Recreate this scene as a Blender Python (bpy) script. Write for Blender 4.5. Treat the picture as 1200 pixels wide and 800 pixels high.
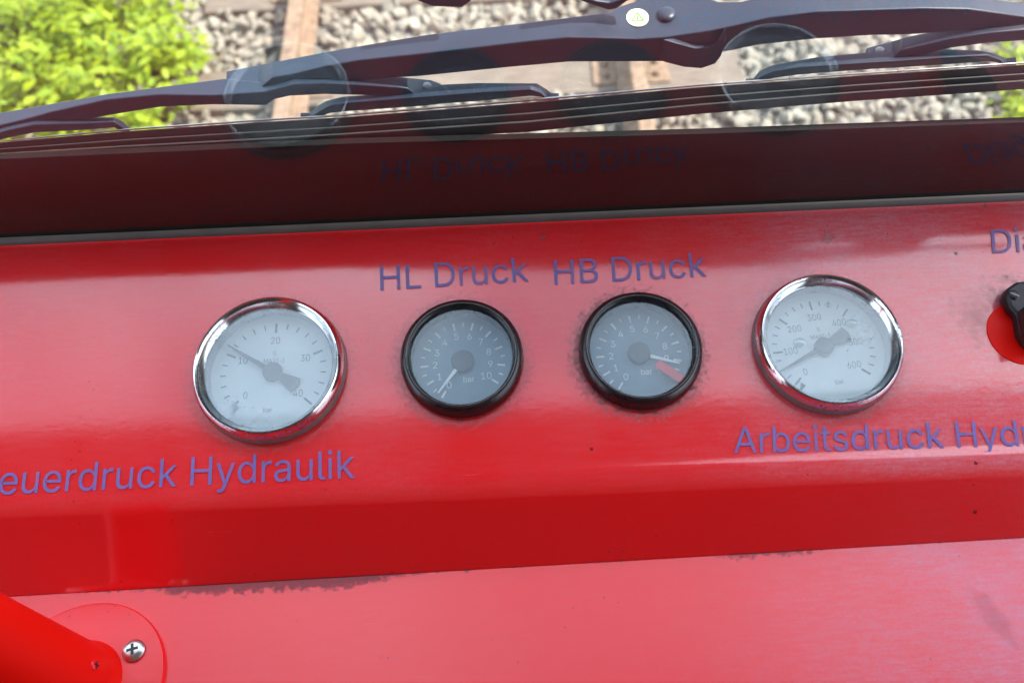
import bpy, bmesh, math, random
from mathutils import Vector, Matrix
import numpy as np
from mathutils.geometry import delaunay_2d_cdt

random.seed(7)
rng = np.random.default_rng(7)
S = bpy.context.scene
for o in list(bpy.data.objects):
    bpy.data.objects.remove(o)
C = S.collection
R = math.radians

# ------------------------------------------------------------------ frame of the driver's desk
TILT = R(8)                                        # the gauge panel falls this much towards the driver
EX = Vector((1, 0, 0))
ED = Vector((0, -math.cos(TILT), -math.sin(TILT)))  # along the panel, towards the driver
EN = Vector((0, -math.sin(TILT), math.cos(TILT)))   # panel normal; the windscreen rises along it

# ------------------------------------------------------------------ camera
PITCH, ROLL, F = R(68), R(2.5), 1000.0
CAM_H, CAM_D = 0.53, 0.309
cam_pos = ED * CAM_D + EN * CAM_H
fwd = -ED * math.cos(PITCH) - EN * math.sin(PITCH)
up0 = -ED * math.sin(PITCH) + EN * math.cos(PITCH)
right = EX * math.cos(ROLL) - up0 * math.sin(ROLL)
up = up0 * math.cos(ROLL) + EX * math.sin(ROLL)
cd = bpy.data.cameras.new('camera')
cam = bpy.data.objects.new('camera', cd)
C.objects.link(cam)
M = Matrix.Identity(4)
for i, v in enumerate((right, up, -fwd)):
    for k in range(3):
        M[k][i] = v[k]
M.translation = cam_pos
cam.matrix_world = M
cd.sensor_width = 36
cd.lens = F * 36 / 1200
cd.clip_start = 0.02
cd.clip_end = 3000
cd.dof.use_dof = True
cd.dof.focus_distance = 0.56
cd.dof.aperture_fstop = 7.5
S.camera = cam

# ------------------------------------------------------------------ sky, sun, exposure
SUN_EL = R(52)
sun_dir = Vector((math.cos(SUN_EL) * 0.9996, math.cos(SUN_EL) * -0.028, math.sin(SUN_EL)))
W = bpy.data.worlds.new('World')
S.world = W
W.use_nodes = True
wn = W.node_tree
sky = wn.nodes.new('ShaderNodeTexSky')
sky.sky_type = 'NISHITA'
sky.sun_disc = False
sky.sun_elevation = SUN_EL
sky.sun_rotation = math.atan2(sun_dir.x, sun_dir.y)
sky.dust_density = 2.0
bg = wn.nodes['Background']
# bright broken cloud over the blue
tc = wn.nodes.new('ShaderNodeTexCoord')
cn = wn.nodes.new('ShaderNodeTexNoise')
cn.inputs['Scale'].default_value = 2.3
cn.inputs['Detail'].default_value = 6
cn.inputs['Roughness'].default_value = 0.55
wn.links.new(tc.outputs['Generated'], cn.inputs['Vector'])
cr = wn.nodes.new('ShaderNodeValToRGB')
cr.color_ramp.elements[0].position = 0.34
cr.color_ramp.elements[1].position = 0.60
wn.links.new(cn.outputs['Fac'], cr.inputs['Fac'])
cm = wn.nodes.new('ShaderNodeMix')
cm.data_type = 'RGBA'
wn.links.new(cr.outputs['Color'], cm.inputs['Factor'])
wn.links.new(sky.outputs[0], cm.inputs[6])
cm.inputs[7].default_value = (6.8, 8.0, 9.6, 1)
wn.links.new(cm.outputs[2], bg.inputs[0])
bg.inputs[1].default_value = 0.15
sd = bpy.data.lights.new('sun', 'SUN')
sd.energy = 4.2
sd.angle = R(0.53)
sd.color = (1, 0.955, 0.88)
so = bpy.data.objects.new('sun', sd)
C.objects.link(so)
so.rotation_euler = sun_dir.to_track_quat('Z', 'Y').to_euler()
S.view_settings.view_transform = 'Standard'
S.view_settings.look = 'None'
S.view_settings.gamma = 1
S.view_settings.exposure = 1.7
S.cycles.use_denoising = True
S.cycles.max_bounces = 10
S.cycles.transparent_max_bounces = 24


# ------------------------------------------------------------------ helpers
def ray(px, py):
    return (fwd + right * ((px - 600) / F) - up * ((py - 400) / F)).normalized()


def hit(px, py, p0, n):
    d = ray(px, py)
    return cam_pos + d * ((Vector(p0) - cam_pos).dot(n) / d.dot(n))


def on_panel(px, py, z=0.0):
    return hit(px, py, EN * z, EN)


def on_glass(px, py, out):
    return hit(px, py, -ED * out, ED)


def on_level(px, py, z):
    return hit(px, py, (0, 0, z), Vector((0, 0, 1)))


def dash(x, s, z):
    return EX * x + ED * s + EN * z


def thing(name, label, cat, loc=(0, 0, 0), group=None, mat=None):
    o = bpy.data.objects.new(name, None)
    C.objects.link(o)
    if mat is not None:
        o.matrix_world = mat
    else:
        o.location = loc
    o.empty_display_size = 0.02
    tag(o, label, cat, group)
    bpy.context.view_layer.update()
    return o


def tag(o, label, cat, group=None):
    o['label'] = label
    o['category'] = cat
    if group:
        o['group'] = group
    return o


def obj(name, bm, m, parent=None, local=False, smooth=False, bevel=0, kind=None, angle=35):
    me = bpy.data.meshes.new(name)
    bm.normal_update()
    bm.to_mesh(me)
    bm.free()
    if parent is not None and not local:
        me.transform(parent.matrix_world.inverted())
    o = bpy.data.objects.new(name, me)
    C.objects.link(o)
    me.materials.append(m)
    if parent is not None:
        o.parent = parent
    if smooth:
        me.polygons.foreach_set('use_smooth', [True] * len(me.polygons))
        try:
            me.set_sharp_from_angle(angle=R(angle))
        except Exception:
            pass
    if bevel:
        b = o.modifiers.new('bevel', 'BEVEL')
        b.width = bevel
        b.segments = 3
        b.limit_method = 'ANGLE'
        b.angle_limit = R(30)
        b.harden_normals = False
    if kind:
        o['kind'] = kind
    bpy.context.view_layer.update()
    return o


def add_box(bm, c, ax, half):
    """box with centre c, three unit axes, three half sizes"""
    vs = []
    for sx in (-1, 1):
        for sy in (-1, 1):
            for sz in (-1, 1):
                vs.append(bm.verts.new(Vector(c) + ax[0] * half[0] * sx + ax[1] * half[1] * sy + ax[2] * half[2] * sz))
    for f in ((0, 1, 3, 2), (4, 6, 7, 5), (0, 4, 5, 1), (2, 3, 7, 6), (0, 2, 6, 4), (1, 5, 7, 3)):
        bm.faces.new([vs[i] for i in f])
    bmesh.ops.recalc_face_normals(bm, faces=bm.faces)


AX = (Vector((1, 0, 0)), Vector((0, 1, 0)), Vector((0, 0, 1)))


def add_lathe(bm, prof, n=72, closed=False, cap0=False, cap1=False, mat=None, jitter=0):
    rings = []
    for r, z in prof:
        ring = []
        for k in range(n):
            a = 2 * math.pi * k / n
            v = Vector((r * math.cos(a), r * math.sin(a), z))
            ring.append(bm.verts.new(mat @ v if mat else v))
        rings.append(ring)
    pairs = list(zip(rings, rings[1:]))
    if closed:
        pairs.append((rings[-1], rings[0]))
    for a, b in pairs:
        for k in range(n):
            bm.faces.new((a[k], a[(k + 1) % n], b[(k + 1) % n], b[k]))
    if cap0:
        bm.faces.new(rings[0][::-1])
    if cap1:
        bm.faces.new(rings[-1])
    bmesh.ops.recalc_face_normals(bm, faces=bm.faces)


def add_prism(bm, pts, n, depth):
    """flat outline (world points) given thickness along n"""
    a = [bm.verts.new(p) for p in pts]
    b = [bm.verts.new(Vector(p) + n * depth) for p in pts]
    bm.faces.new(a)
    bm.faces.new(b[::-1])
    for i in range(len(a)):
        j = (i + 1) % len(a)
        bm.faces.new((a[j], a[i], b[i], b[j]))
    bmesh.ops.recalc_face_normals(bm, faces=bm.faces)


def add_sections(bm, secs):
    """loft closed sections (lists of points) into one bar, capped"""
    rows = [[bm.verts.new(p) for p in s] for s in secs]
    k = len(rows[0])
    for a, b in zip(rows, rows[1:]):
        for i in range(k):
            j = (i + 1) % k
            bm.faces.new((a[i], a[j], b[j], b[i]))
    bm.faces.new(rows[0][::-1])
    bm.faces.new(rows[-1])
    bmesh.ops.recalc_face_normals(bm, faces=bm.faces)


def frame(origin, x, y, z):
    m = Matrix.Identity(4)
    for i, v in enumerate((x, y, z)):
        for k in range(3):
            m[k][i] = v[k]
    m.translation = origin
    return m


FONT = None
try:                                               # Blender's own interface typeface, a plain grotesque
    import os
    FONT = bpy.data.fonts.load(os.path.join(bpy.utils.system_resource('DATAFILES', path='fonts'), 'Inter.woff2'))
except Exception as e:
    print('built-in font', e)


def text_bm(bm, s, size, m, align='CENTER', sx=1.0, sy=1.0, depth=0.0002, weight=0.0):
    cu = bpy.data.curves.new('lettering', 'FONT')
    cu.body = s
    if FONT:
        cu.font = FONT
    cu.size = size
    cu.align_x = align
    cu.align_y = 'CENTER' if align == 'CENTER' else 'TOP_BASELINE'
    cu.resolution_u = 6
    ob = bpy.data.objects.new('lettering', cu)
    C.objects.link(ob)
    bpy.context.view_layer.update()
    cv = ob.to_curve(bpy.context.evaluated_depsgraph_get(), apply_modifiers=False)
    loops = []
    for sp in cv.splines:                          # outlines of the letters as closed point loops
        bp = sp.bezier_points
        pts = []
        n = len(bp)
        for k in range(n):
            a, b = bp[k], bp[(k + 1) % n]
            straight = a.handle_right_type == 'VECTOR' and b.handle_left_type == 'VECTOR'
            st = 1 if straight else 6
            for q in range(st):
                t = q / st
                c = (a.co * (1 - t) ** 3 + a.handle_right * 3 * t * (1 - t) ** 2 + b.handle_left * 3 * t * t * (1 - t) + b.co * t ** 3)
                if not pts or (Vector((c.x, c.y)) - pts[-1]).length > 1e-5 * size:
                    pts.append(Vector((c.x, c.y)))
        if (pts[0] - pts[-1]).length < 1e-5 * size:
            pts.pop()
        if len(pts) > 2:
            loops.append(pts)
    ob.to_curve_clear()
    bpy.data.objects.remove(ob)
    bpy.data.curves.remove(cu)
    vs, fs, sign = [], [], []
    for lp in loops:
        ar = sum(lp[k].x * lp[(k + 1) % len(lp)].y - lp[(k + 1) % len(lp)].x * lp[k].y for k in range(len(lp)))
        o0 = len(vs)
        vs += lp
        ids = list(range(o0, o0 + len(lp)))
        sign.append(1 if ar > 0 else -1)
        fs.append(ids if ar > 0 else ids[::-1])
    ov, oe, of, _, _, orig = delaunay_2d_cdt(vs, [], fs, 0, 1e-7 * size)
    mm = m @ Matrix.Diagonal((sx, sy, 1, 1))
    tmp = bmesh.new()
    tv = [tmp.verts.new(mm @ Vector((v.x, v.y, depth))) for v in ov]
    for f, og in zip(of, orig):
        if sum(sign[k] for k in og) != 0:
            try:
                tmp.faces.new([tv[k] for k in f])
            except ValueError:
                pass
    bmesh.ops.delete(tmp, geom=[v for v in tmp.verts if not v.link_faces], context='VERTS')
    me = bpy.data.meshes.new('tmp')
    tmp.to_mesh(me)
    tmp.free()
    bm.from_mesh(me)
    bpy.data.meshes.remove(me)
    xs = [v.x for v in vs]
    ys = [v.y for v in vs]
    return min(xs), max(xs), min(ys), max(ys)


def text_box(s, size=1.0):
    bm = bmesh.new()
    b = text_bm(bm, s, size, Matrix.Identity(4), align='LEFT')
    bm.free()
    return b


# ------------------------------------------------------------------ materials
def nmat(name):
    m = bpy.data.materials.new(name)
    m.use_nodes = True
    nt = m.node_tree
    return m, nt, nt.nodes['Principled BSDF']


def nd(nt, t, **kw):
    n = nt.nodes.new(t)
    for k, v in kw.items():
        setattr(n, k, v)
    return n


def noise(nt, scale, detail=4, rough=0.6, vec=None, dist=0):
    n = nd(nt, 'ShaderNodeTexNoise')
    n.inputs['Scale'].default_value = scale
    n.inputs['Detail'].default_value = detail
    n.inputs['Roughness'].default_value = rough
    n.inputs['Distortion'].default_value = dist
    if vec:
        nt.links.new(vec, n.inputs['Vector'])
    return n.outputs['Fac']


def ramp(nt, fac, stops):
    r = nd(nt, 'ShaderNodeValToRGB')
    e = r.color_ramp.elements
    while len(e) < len(stops):
        e.new(0.5)
    for i, (p, c) in enumerate(stops):
        e[i].position = p
        e[i].color = c if len(c) == 4 else (*c, 1)
    nt.links.new(fac, r.inputs['Fac'])
    return r.outputs['Color']


def grey(v):
    return (v, v, v, 1)


def math_n(nt, op, a, b=None, clamp=False):
    n = nd(nt, 'ShaderNodeMath', operation=op, use_clamp=clamp)
    for i, v in enumerate((a, b)):
        if v is None:
            continue
        if isinstance(v, (int, float)):
            n.inputs[i].default_value = v
        else:
            nt.links.new(v, n.inputs[i])
    return n.outputs[0]


def mixc(nt, fac, a, b):
    n = nd(nt, 'ShaderNodeMix', data_type='RGBA')
    for sock, v in ((n.inputs['Factor'], fac), (n.inputs[6], a), (n.inputs[7], b)):
        if isinstance(v, (int, float)):
            sock.default_value = v
        elif isinstance(v, tuple):
            sock.default_value = v if len(v) == 4 else (*v, 1)
        else:
            nt.links.new(v, sock)
    return n.outputs[2]


def bump(nt, p, h, strength, dist=0.001):
    b = nd(nt, 'ShaderNodeBump')
    b.inputs['Strength'].default_value = strength
    b.inputs['Distance'].default_value = dist
    nt.links.new(h, b.inputs['Height'])
    nt.links.new(b.outputs[0], p.inputs['Normal'])


def pos(nt, scale=(1, 1, 1)):
    g = nd(nt, 'ShaderNodeNewGeometry')
    m = nd(nt, 'ShaderNodeMapping')
    m.inputs['Scale'].default_value = scale
    nt.links.new(g.outputs['Position'], m.inputs['Vector'])
    return m.outputs[0], g


def paint(name, col, dust, rough=0.22, spec=0.6, right_light=0.0, specks=True, dustcol=(0.52, 0.43, 0.52)):  # dustcol also tints the painted light on the right
    m, nt, p = nmat(name)
    v, g = pos(nt)
    vs, _ = pos(nt, (6, 40, 40))
    # even film of dust, cloudy and streaked by wiping
    n1 = noise(nt, 7, 5, 0.6, v)
    n2 = noise(nt, 9, 4, 0.6, vs)
    cloud = math_n(nt, 'MULTIPLY', ramp(nt, n1, [(0.3, grey(0.25)), (0.7, grey(1))]),
                   ramp(nt, n2, [(0.3, grey(0.5)), (0.7, grey(1))]))
    n3 = noise(nt, 11, 4, 0.8, pos(nt, (12, 60, 60))[0])
    n4 = noise(nt, 420, 3, 0.8, v)
    grain = math_n(nt, 'MULTIPLY', ramp(nt, n3, [(0.35, grey(0.78)), (0.65, grey(1.1))]), ramp(nt, n4, [(0.35, grey(0.75)), (0.65, grey(1.2))]))
    cloud = math_n(nt, 'MULTIPLY', cloud, grain)
    sepn = nd(nt, 'ShaderNodeSeparateXYZ')          # dust settles on what faces up
    nt.links.new(g.outputs['Normal'], sepn.inputs[0])
    upf = nd(nt, 'ShaderNodeMapRange', interpolation_type='SMOOTHSTEP')
    upf.inputs['From Min'].default_value = 0.74
    upf.inputs['From Max'].default_value = 0.97
    upf.inputs['To Min'].default_value = 0.12
    nt.links.new(sepn.outputs['Z'], upf.inputs['Value'])
    cloud = math_n(nt, 'MULTIPLY', cloud, upf.outputs[0])
    d = math_n(nt, 'MULTIPLY', cloud, dust)
    if right_light:  # side-window light on the right, painted into the colour as a pale zone
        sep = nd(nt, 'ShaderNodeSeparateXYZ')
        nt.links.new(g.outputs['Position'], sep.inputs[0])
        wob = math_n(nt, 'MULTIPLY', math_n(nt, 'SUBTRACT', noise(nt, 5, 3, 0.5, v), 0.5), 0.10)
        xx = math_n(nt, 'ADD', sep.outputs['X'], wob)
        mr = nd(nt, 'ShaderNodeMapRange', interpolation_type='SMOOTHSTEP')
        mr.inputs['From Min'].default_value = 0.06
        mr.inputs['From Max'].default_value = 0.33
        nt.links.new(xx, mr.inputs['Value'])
        d = math_n(nt, 'ADD', d, math_n(nt, 'MULTIPLY', math_n(nt, 'MULTIPLY', mr.outputs[0], cloud), right_light))
    tone = mixc(nt, noise(nt, 3, 3, 0.5, v), tuple(c * 0.9 for c in col), tuple(min(1, c * 1.08) for c in col))
    c = mixc(nt, d, tone, dustcol)  # dust film and the painted light on the right share this tint
    if specks:
        vo = nd(nt, 'ShaderNodeTexVoronoi')
        vo.inputs['Scale'].default_value = 150
        nt.links.new(v, vo.inputs['Vector'])
        sp = math_n(nt, 'LESS_THAN', vo.outputs['Distance'], 0.11)
        pick = math_n(nt, 'GREATER_THAN', noise(nt, 26, 3, 0.7, v), 0.60)
        vo2 = nd(nt, 'ShaderNodeTexVoronoi')
        vo2.inputs['Scale'].default_value = 21
        nt.links.new(v, vo2.inputs['Vector'])
        sp2 = math_n(nt, 'LESS_THAN', vo2.outputs['Distance'], 0.028)
        sp2 = math_n(nt, 'MULTIPLY', sp2, math_n(nt, 'GREATER_THAN', noise(nt, 60, 2, 0.5, v), 0.47))
        sf = math_n(nt, 'MAXIMUM', math_n(nt, 'MULTIPLY', math_n(nt, 'MULTIPLY', sp, pick), 0.5), sp2)
        c = mixc(nt, math_n(nt, 'MULTIPLY', sf, 0.8), c, (0.05, 0.015, 0.02))
        sc = noise(nt, 14, 6, 0.75, pos(nt, (1.3, 30, 30))[0])
        c = mixc(nt, math_n(nt, 'MULTIPLY', math_n(nt, 'GREATER_THAN', sc, 0.69), 0.10), c, (0.75, 0.5, 0.5))
    nt.links.new(c, p.inputs['Base Color'])
    rr = math_n(nt, 'ADD', math_n(nt, 'MULTIPLY', n1, 0.10), rough - 0.05)
    nt.links.new(rr, p.inputs['Roughness'])
    p.inputs['Specular IOR Level'].default_value = spec
    bump(nt, p, noise(nt, 260, 4, 0.6, v), 0.06, 0.0006)
    return m, nt, p, c


RED = (0.88, 0.009, 0.011)
M_red, nt, p, c = paint('red_paint', RED, 0.115, 0.10, 1.0, right_light=0.60)
M_red_desk, nt, p, c = paint('dusty_sidelit_red_paint', RED, 0.065, 0.22, 0.5, right_light=0.60, dustcol=(0.47, 0.36, 0.53))
M_red_clean, *_ = paint('glossy_red_paint', (0.66, 0.008, 0.004), 0.015, 0.12, 0.5, specks=False)
M_red_boot, *_ = paint('boot_red_paint', (0.84, 0.006, 0.002), 0.0, 0.45, 0.15, specks=False)
M_red_flange, *_ = paint('flange_red_paint', RED, 0.07, 0.3, 0.4, right_light=0.0)


def plain(name, col, rough=0.5, metal=0.0, spec=0.5, nscale=90, var=0.25, bmp=0.05, bdist=0.0008):
    m, nt, p = nmat(name)
    v, g = pos(nt)
    n = noise(nt, nscale, 5, 0.6, v)
    c = mixc(nt, n, tuple(x * (1 - var) for x in col), tuple(min(1, x * (1 + var)) for x in col))
    nt.links.new(c, p.inputs['Base Color'])
    p.inputs['Metallic'].default_value = metal
    p.inputs['Specular IOR Level'].default_value = spec
    nt.links.new(math_n(nt, 'ADD', math_n(nt, 'MULTIPLY', n, 0.2), rough - 0.1), p.inputs['Roughness'])
    if bmp:
        bump(nt, p, noise(nt, nscale * 3, 3, 0.6, v), bmp, bdist)
    return m


M_wiper = plain('wiper_black', (0.014, 0.022, 0.038), 0.40, spec=0.32)
M_rubber = plain('blade_rubber', (0.02, 0.02, 0.021), 0.6, nscale=140)
M_flexor = plain('flexor_steel', (0.55, 0.56, 0.57), 0.3, metal=1.0)
M_seal = plain('black_rubber_seal', (0.075, 0.066, 0.066), 0.5, nscale=60)
M_frame = plain('black_window_frame', (0.006, 0.006, 0.006), 0.85, spec=0.1)
M_ink = plain('blue_lettering', (0.11, 0.105, 0.40), 0.4, nscale=200, var=0.3)
nt = M_ink.node_tree
p = nt.nodes['Principled BSDF']
c = p.inputs['Base Color'].links[0].from_socket
v, g = pos(nt)
worn = ramp(nt, noise(nt, 230, 6, 0.8, v), [(0.52, grey(0)), (0.66, grey(0.75))])
film = ramp(nt, noise(nt, 24, 4, 0.6, v), [(0.3, grey(0.05)), (0.75, grey(0.30))])
c = mixc(nt, film, c, (0.50, 0.24, 0.34))
nt.links.new(mixc(nt, worn, c, (0.62, 0.05, 0.09)), p.inputs['Base Color'])
M_blackplastic = plain('black_bezel', (0.012, 0.011, 0.012), 0.28, spec=0.5)
M_bezel_shade = plain('shaded_bezel_steel', (0.26, 0.25, 0.255), 0.42, metal=0.6, nscale=300, var=0.5)
M_rim = plain('grey_rim', (0.16, 0.15, 0.15), 0.3, spec=0.6)
M_dial_white = plain('white_dial', (0.86, 0.90, 0.90), 0.6, var=0.03, bmp=0)
M_dial_dark = plain('dark_dial', (0.17, 0.265, 0.33), 0.6, var=0.05, bmp=0)
M_mark_dark = plain('dark_dial_print', (0.05, 0.06, 0.07), 0.6, bmp=0)
M_mark_white = plain('white_dial_print', (0.95, 0.96, 0.96), 0.6, var=0.05, bmp=0)
M_needle = plain('grey_needle', (0.05, 0.06, 0.065), 0.5, bmp=0)
M_needle_red = plain('red_needle', (0.90, 0.012, 0.02), 0.5, bmp=0)
M_hub = plain('dark_hub', (0.022, 0.027, 0.03), 0.45, bmp=0)
M_zinc = plain('zinc_screw', (0.62, 0.60, 0.57), 0.32, metal=1.0, nscale=300)
M_dark = plain('black_plastic', (0.010, 0.008, 0.009), 0.45, spec=0.5)
M_sticker = plain('sticker_yellow', (0.75, 0.78, 0.42), 0.5, var=0.05, bmp=0)
M_sticker_ink = plain('sticker_ink', (0.10, 0.22, 0.05), 0.5, bmp=0)
M_ceiling = plain('cab_lining', (0.22, 0.21, 0.20), 0.8, nscale=8)


def chrome():
    m, nt, p = nmat('pitted_chrome')
    v, g = pos(nt)
    pit = noise(nt, 900, 4, 0.7, v)
    area = noise(nt, 45, 3, 0.5, v)
    k = math_n(nt, 'MULTIPLY', math_n(nt, 'GREATER_THAN', pit, 0.56), math_n(nt, 'GREATER_THAN', area, 0.52))
    c = mixc(nt, k, (0.66, 0.67, 0.69), (0.16, 0.145, 0.14))
    nt.links.new(c, p.inputs['Base Color'])
    p.inputs['Metallic'].default_value = 1
    nt.links.new(math_n(nt, 'ADD', math_n(nt, 'MULTIPLY', k, 0.35), 0.13), p.inputs['Roughness'])
    bump(nt, p, pit, 0.05, 0.0003)
    return m


M_chrome = chrome()


def glass(name, boost, dust, dustcol, streak=False, ior=1.5, rough=0.0, cap=1.0):
    """thin clear sheet: mirror reflection by angle on the face you look at, dust film, rest goes straight through"""
    m = bpy.data.materials.new(name)
    m.use_nodes = True
    nt = m.node_tree
    nt.nodes.clear()
    out = nd(nt, 'ShaderNodeOutputMaterial')
    tr = nd(nt, 'ShaderNodeBsdfTransparent')
    tr.inputs[0].default_value = (0.96, 0.975, 0.97, 1)
    gl = nd(nt, 'ShaderNodeBsdfGlossy')
    gl.inputs['Roughness'].default_value = rough
    df = nd(nt, 'ShaderNodeBsdfDiffuse')
    df.inputs[0].default_value = (*dustcol, 1)
    tl = nd(nt, 'ShaderNodeBsdfTranslucent')
    tl.inputs[0].default_value = (*dustcol, 1)
    dmix = nd(nt, 'ShaderNodeMixShader')
    dmix.inputs[0].default_value = 0.4
    nt.links.new(df.outputs[0], dmix.inputs[1])
    nt.links.new(tl.outputs[0], dmix.inputs[2])
    v, g = pos(nt)
    n1 = noise(nt, 16, 5, 0.65, v)
    dfac = math_n(nt, 'MULTIPLY', ramp(nt, n1, [(0.25, grey(0.55)), (0.75, grey(1))]), dust)
    vo = nd(nt, 'ShaderNodeTexVoronoi')
    vo.inputs['Scale'].default_value = 95
    nt.links.new(v, vo.inputs['Vector'])
    sp = math_n(nt, 'MULTIPLY', math_n(nt, 'LESS_THAN', vo.outputs['Distance'], 0.06),
                math_n(nt, 'GREATER_THAN', noise(nt, 40, 2, 0.5, v), 0.52))
    dfac = math_n(nt, 'ADD', dfac, math_n(nt, 'MULTIPLY', sp, 0.10))
    mx = nd(nt, 'ShaderNodeMixShader')
    nt.links.new(dfac, mx.inputs[0])
    nt.links.new(tr.outputs[0], mx.inputs[1])
    nt.links.new(dmix.outputs[0], mx.inputs[2])
    fr = nd(nt, 'ShaderNodeFresnel')
    fr.inputs['IOR'].default_value = ior
    back = math_n(nt, 'SUBTRACT', 1.0, g.outputs['Backfacing'])
    f = math_n(nt, 'MULTIPLY', math_n(nt, 'MULTIPLY', fr.outputs[0], boost), back, clamp=True)
    f = math_n(nt, 'MINIMUM', f, cap)
    mx2 = nd(nt, 'ShaderNodeMixShader')
    nt.links.new(f, mx2.inputs[0])
    nt.links.new(mx.outputs[0], mx2.inputs[1])
    nt.links.new(gl.outputs[0], mx2.inputs[2])
    nt.links.new(mx2.outputs[0], out.inputs[0])
    return m


M_windscreen = glass('windscreen_glass', 1.35, 0.012, (0.7, 0.75, 0.8))
M_gauge_glass = glass('dusty_gauge_glass', 2.2, 0.30, (0.80, 0.92, 0.98), rough=0.05)
M_gauge_glass_small = glass('gauge_glass', 2.3, 0.14, (0.62, 0.82, 0.95), rough=0.05)


def rust():
    m, nt, p = nmat('rusty_rail_steel')
    v, g = pos(nt)
    n = noise(nt, 30, 6, 0.65, v)
    c = ramp(nt, n, [(0.3, (0.085, 0.05, 0.03)), (0.5, (0.17, 0.105, 0.062)), (0.72, (0.22, 0.155, 0.105))])
    nt.links.new(c, p.inputs['Base Color'])
    p.inputs['Roughness'].default_value = 0.8
    bump(nt, p, noise(nt, 200, 4, 0.7, v), 0.3, 0.002)
    return m


M_rail = rust()


def wood():
    m, nt, p = nmat('weathered_sleeper_wood')
    v, g = pos(nt, (2.5, 30, 30))
    n = noise(nt, 3, 6, 0.7, v, 0.4)
    c = ramp(nt, n, [(0.3, (0.06, 0.042, 0.03)), (0.5, (0.125, 0.095, 0.07)), (0.75, (0.19, 0.15, 0.115))])
    nt.links.new(c, p.inputs['Base Color'])
    p.inputs['Roughness'].default_value = 0.85
    bump(nt, p, n, 0.5, 0.01)
    return m


M_sleeper = wood()


XR0 = on_level(338, 60, cam_pos.z - 2.66).x
XR1 = on_level(749, 90, cam_pos.z - 2.66).x


def stone():
    m, nt, p = nmat('ballast_stone')
    v, g = pos(nt)
    c1 = ramp(nt, g.outputs['Random Per Island'], [(0.0, (0.13, 0.115, 0.095)), (0.35, (0.22, 0.20, 0.165)),
                                                  (0.7, (0.28, 0.255, 0.205)), (0.9, (0.33, 0.29, 0.225)), (1.0, (0.24, 0.17, 0.115))])
    sx_ = nd(nt, 'ShaderNodeSeparateXYZ')
    nt.links.new(g.outputs['Position'], sx_.inputs[0])
    near = None
    for xr in (XR0, XR1):
        q_ = math_n(nt, 'ABSOLUTE', math_n(nt, 'SUBTRACT', sx_.outputs['X'], xr))
        q_ = math_n(nt, 'SUBTRACT', 1.0, math_n(nt, 'DIVIDE', q_, 0.42), clamp=True)
        near = q_ if near is None else math_n(nt, 'MAXIMUM', near, q_)
    near = math_n(nt, 'MULTIPLY', near, math_n(nt, 'MULTIPLY', noise(nt, 7, 4, 0.6, v), 1.3))
    c1 = mixc(nt, math_n(nt, 'MULTIPLY', near, 0.8, clamp=True), c1, (0.17, 0.105, 0.06))
    c1 = mixc(nt, 0.35, c1, mixc(nt, noise(nt, 2.2, 4, 0.6, v), (0.14, 0.115, 0.08), (0.36, 0.33, 0.26)))
    c = mixc(nt, math_n(nt, 'MULTIPLY', noise(nt, 60, 5, 0.7, v), 0.55), c1, (0.11, 0.095, 0.07))
    nt.links.new(c, p.inputs['Base Color'])
    p.inputs['Roughness'].default_value = 0.85
    bump(nt, p, noise(nt, 120, 4, 0.7, v), 0.4, 0.004)
    return m


M_stone = stone()


def leaf(name, a, b, tl=(0.30, 0.50, 0.04)):
    m, nt, p = nmat(name)
    v, g = pos(nt)
    c = mixc(nt, g.outputs['Random Per Island'], a, b)
    c = mixc(nt, math_n(nt, 'MULTIPLY', noise(nt, 35, 3, 0.5, v), 0.3), c, (0.05, 0.09, 0.01))
    nt.links.new(c, p.inputs['Base Color'])
    p.inputs['Roughness'].default_value = 0.5
    t = nd(nt, 'ShaderNodeBsdfTranslucent')
    t.inputs[0].default_value = (*tl, 1)
    mx = nd(nt, 'ShaderNodeMixShader')
    mx.inputs[0].default_value = 0.45
    nt.links.new(p.outputs[0], mx.inputs[1])
    nt.links.new(t.outputs[0], mx.inputs[2])
    nt.links.new(mx.outputs[0], nt.nodes['Material Output'].inputs[0])
    return m


M_leaf = leaf('lime_leaf', (0.15, 0.24, 0.006), (0.34, 0.40, 0.012), (0.42, 0.54, 0.010))
M_stem = plain('green_stem', (0.10, 0.11, 0.03), 0.7)
M_soil = plain('trackbed_soil', (0.15, 0.135, 0.11), 0.95, nscale=40, var=0.4)

# ------------------------------------------------------------------ ground, ballast, sleepers, rails
CAM_Z = cam_pos.z
Z_RAIL = CAM_Z - 2.66
Z_SLEEPER = Z_RAIL - 0.165
Z_STONE = Z_SLEEPER - 0.015
bm = bmesh.new()
N = 60
gv = {}
for i in range(N + 1):
    for j in range(N + 1):
        u, w = (i / N * 2 - 1), (j / N * 2 - 1)
        x = math.copysign(abs(u) ** 3, u) * 600
        y = math.copysign(abs(w) ** 3, w) * 600 + 3
        gv[i, j] = bm.verts.new((x, y, Z_STONE - 0.038 + 0.010 * math.sin(x * 9) * math.cos(y * 7)))
for i in range(N):
    for j in range(N):
        bm.faces.new((gv[i, j], gv[i + 1, j], gv[i + 1, j + 1], gv[i, j + 1]))
obj('ground', bm, M_soil, smooth=True, kind='structure')

# track axis: between the two rail heads
pa = on_level(338, 60, Z_RAIL)
pb = on_level(749, 90, Z_RAIL)
X0, X1 = pa.x, pb.x
print('RAILS', pa, pb, X1 - X0)


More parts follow.
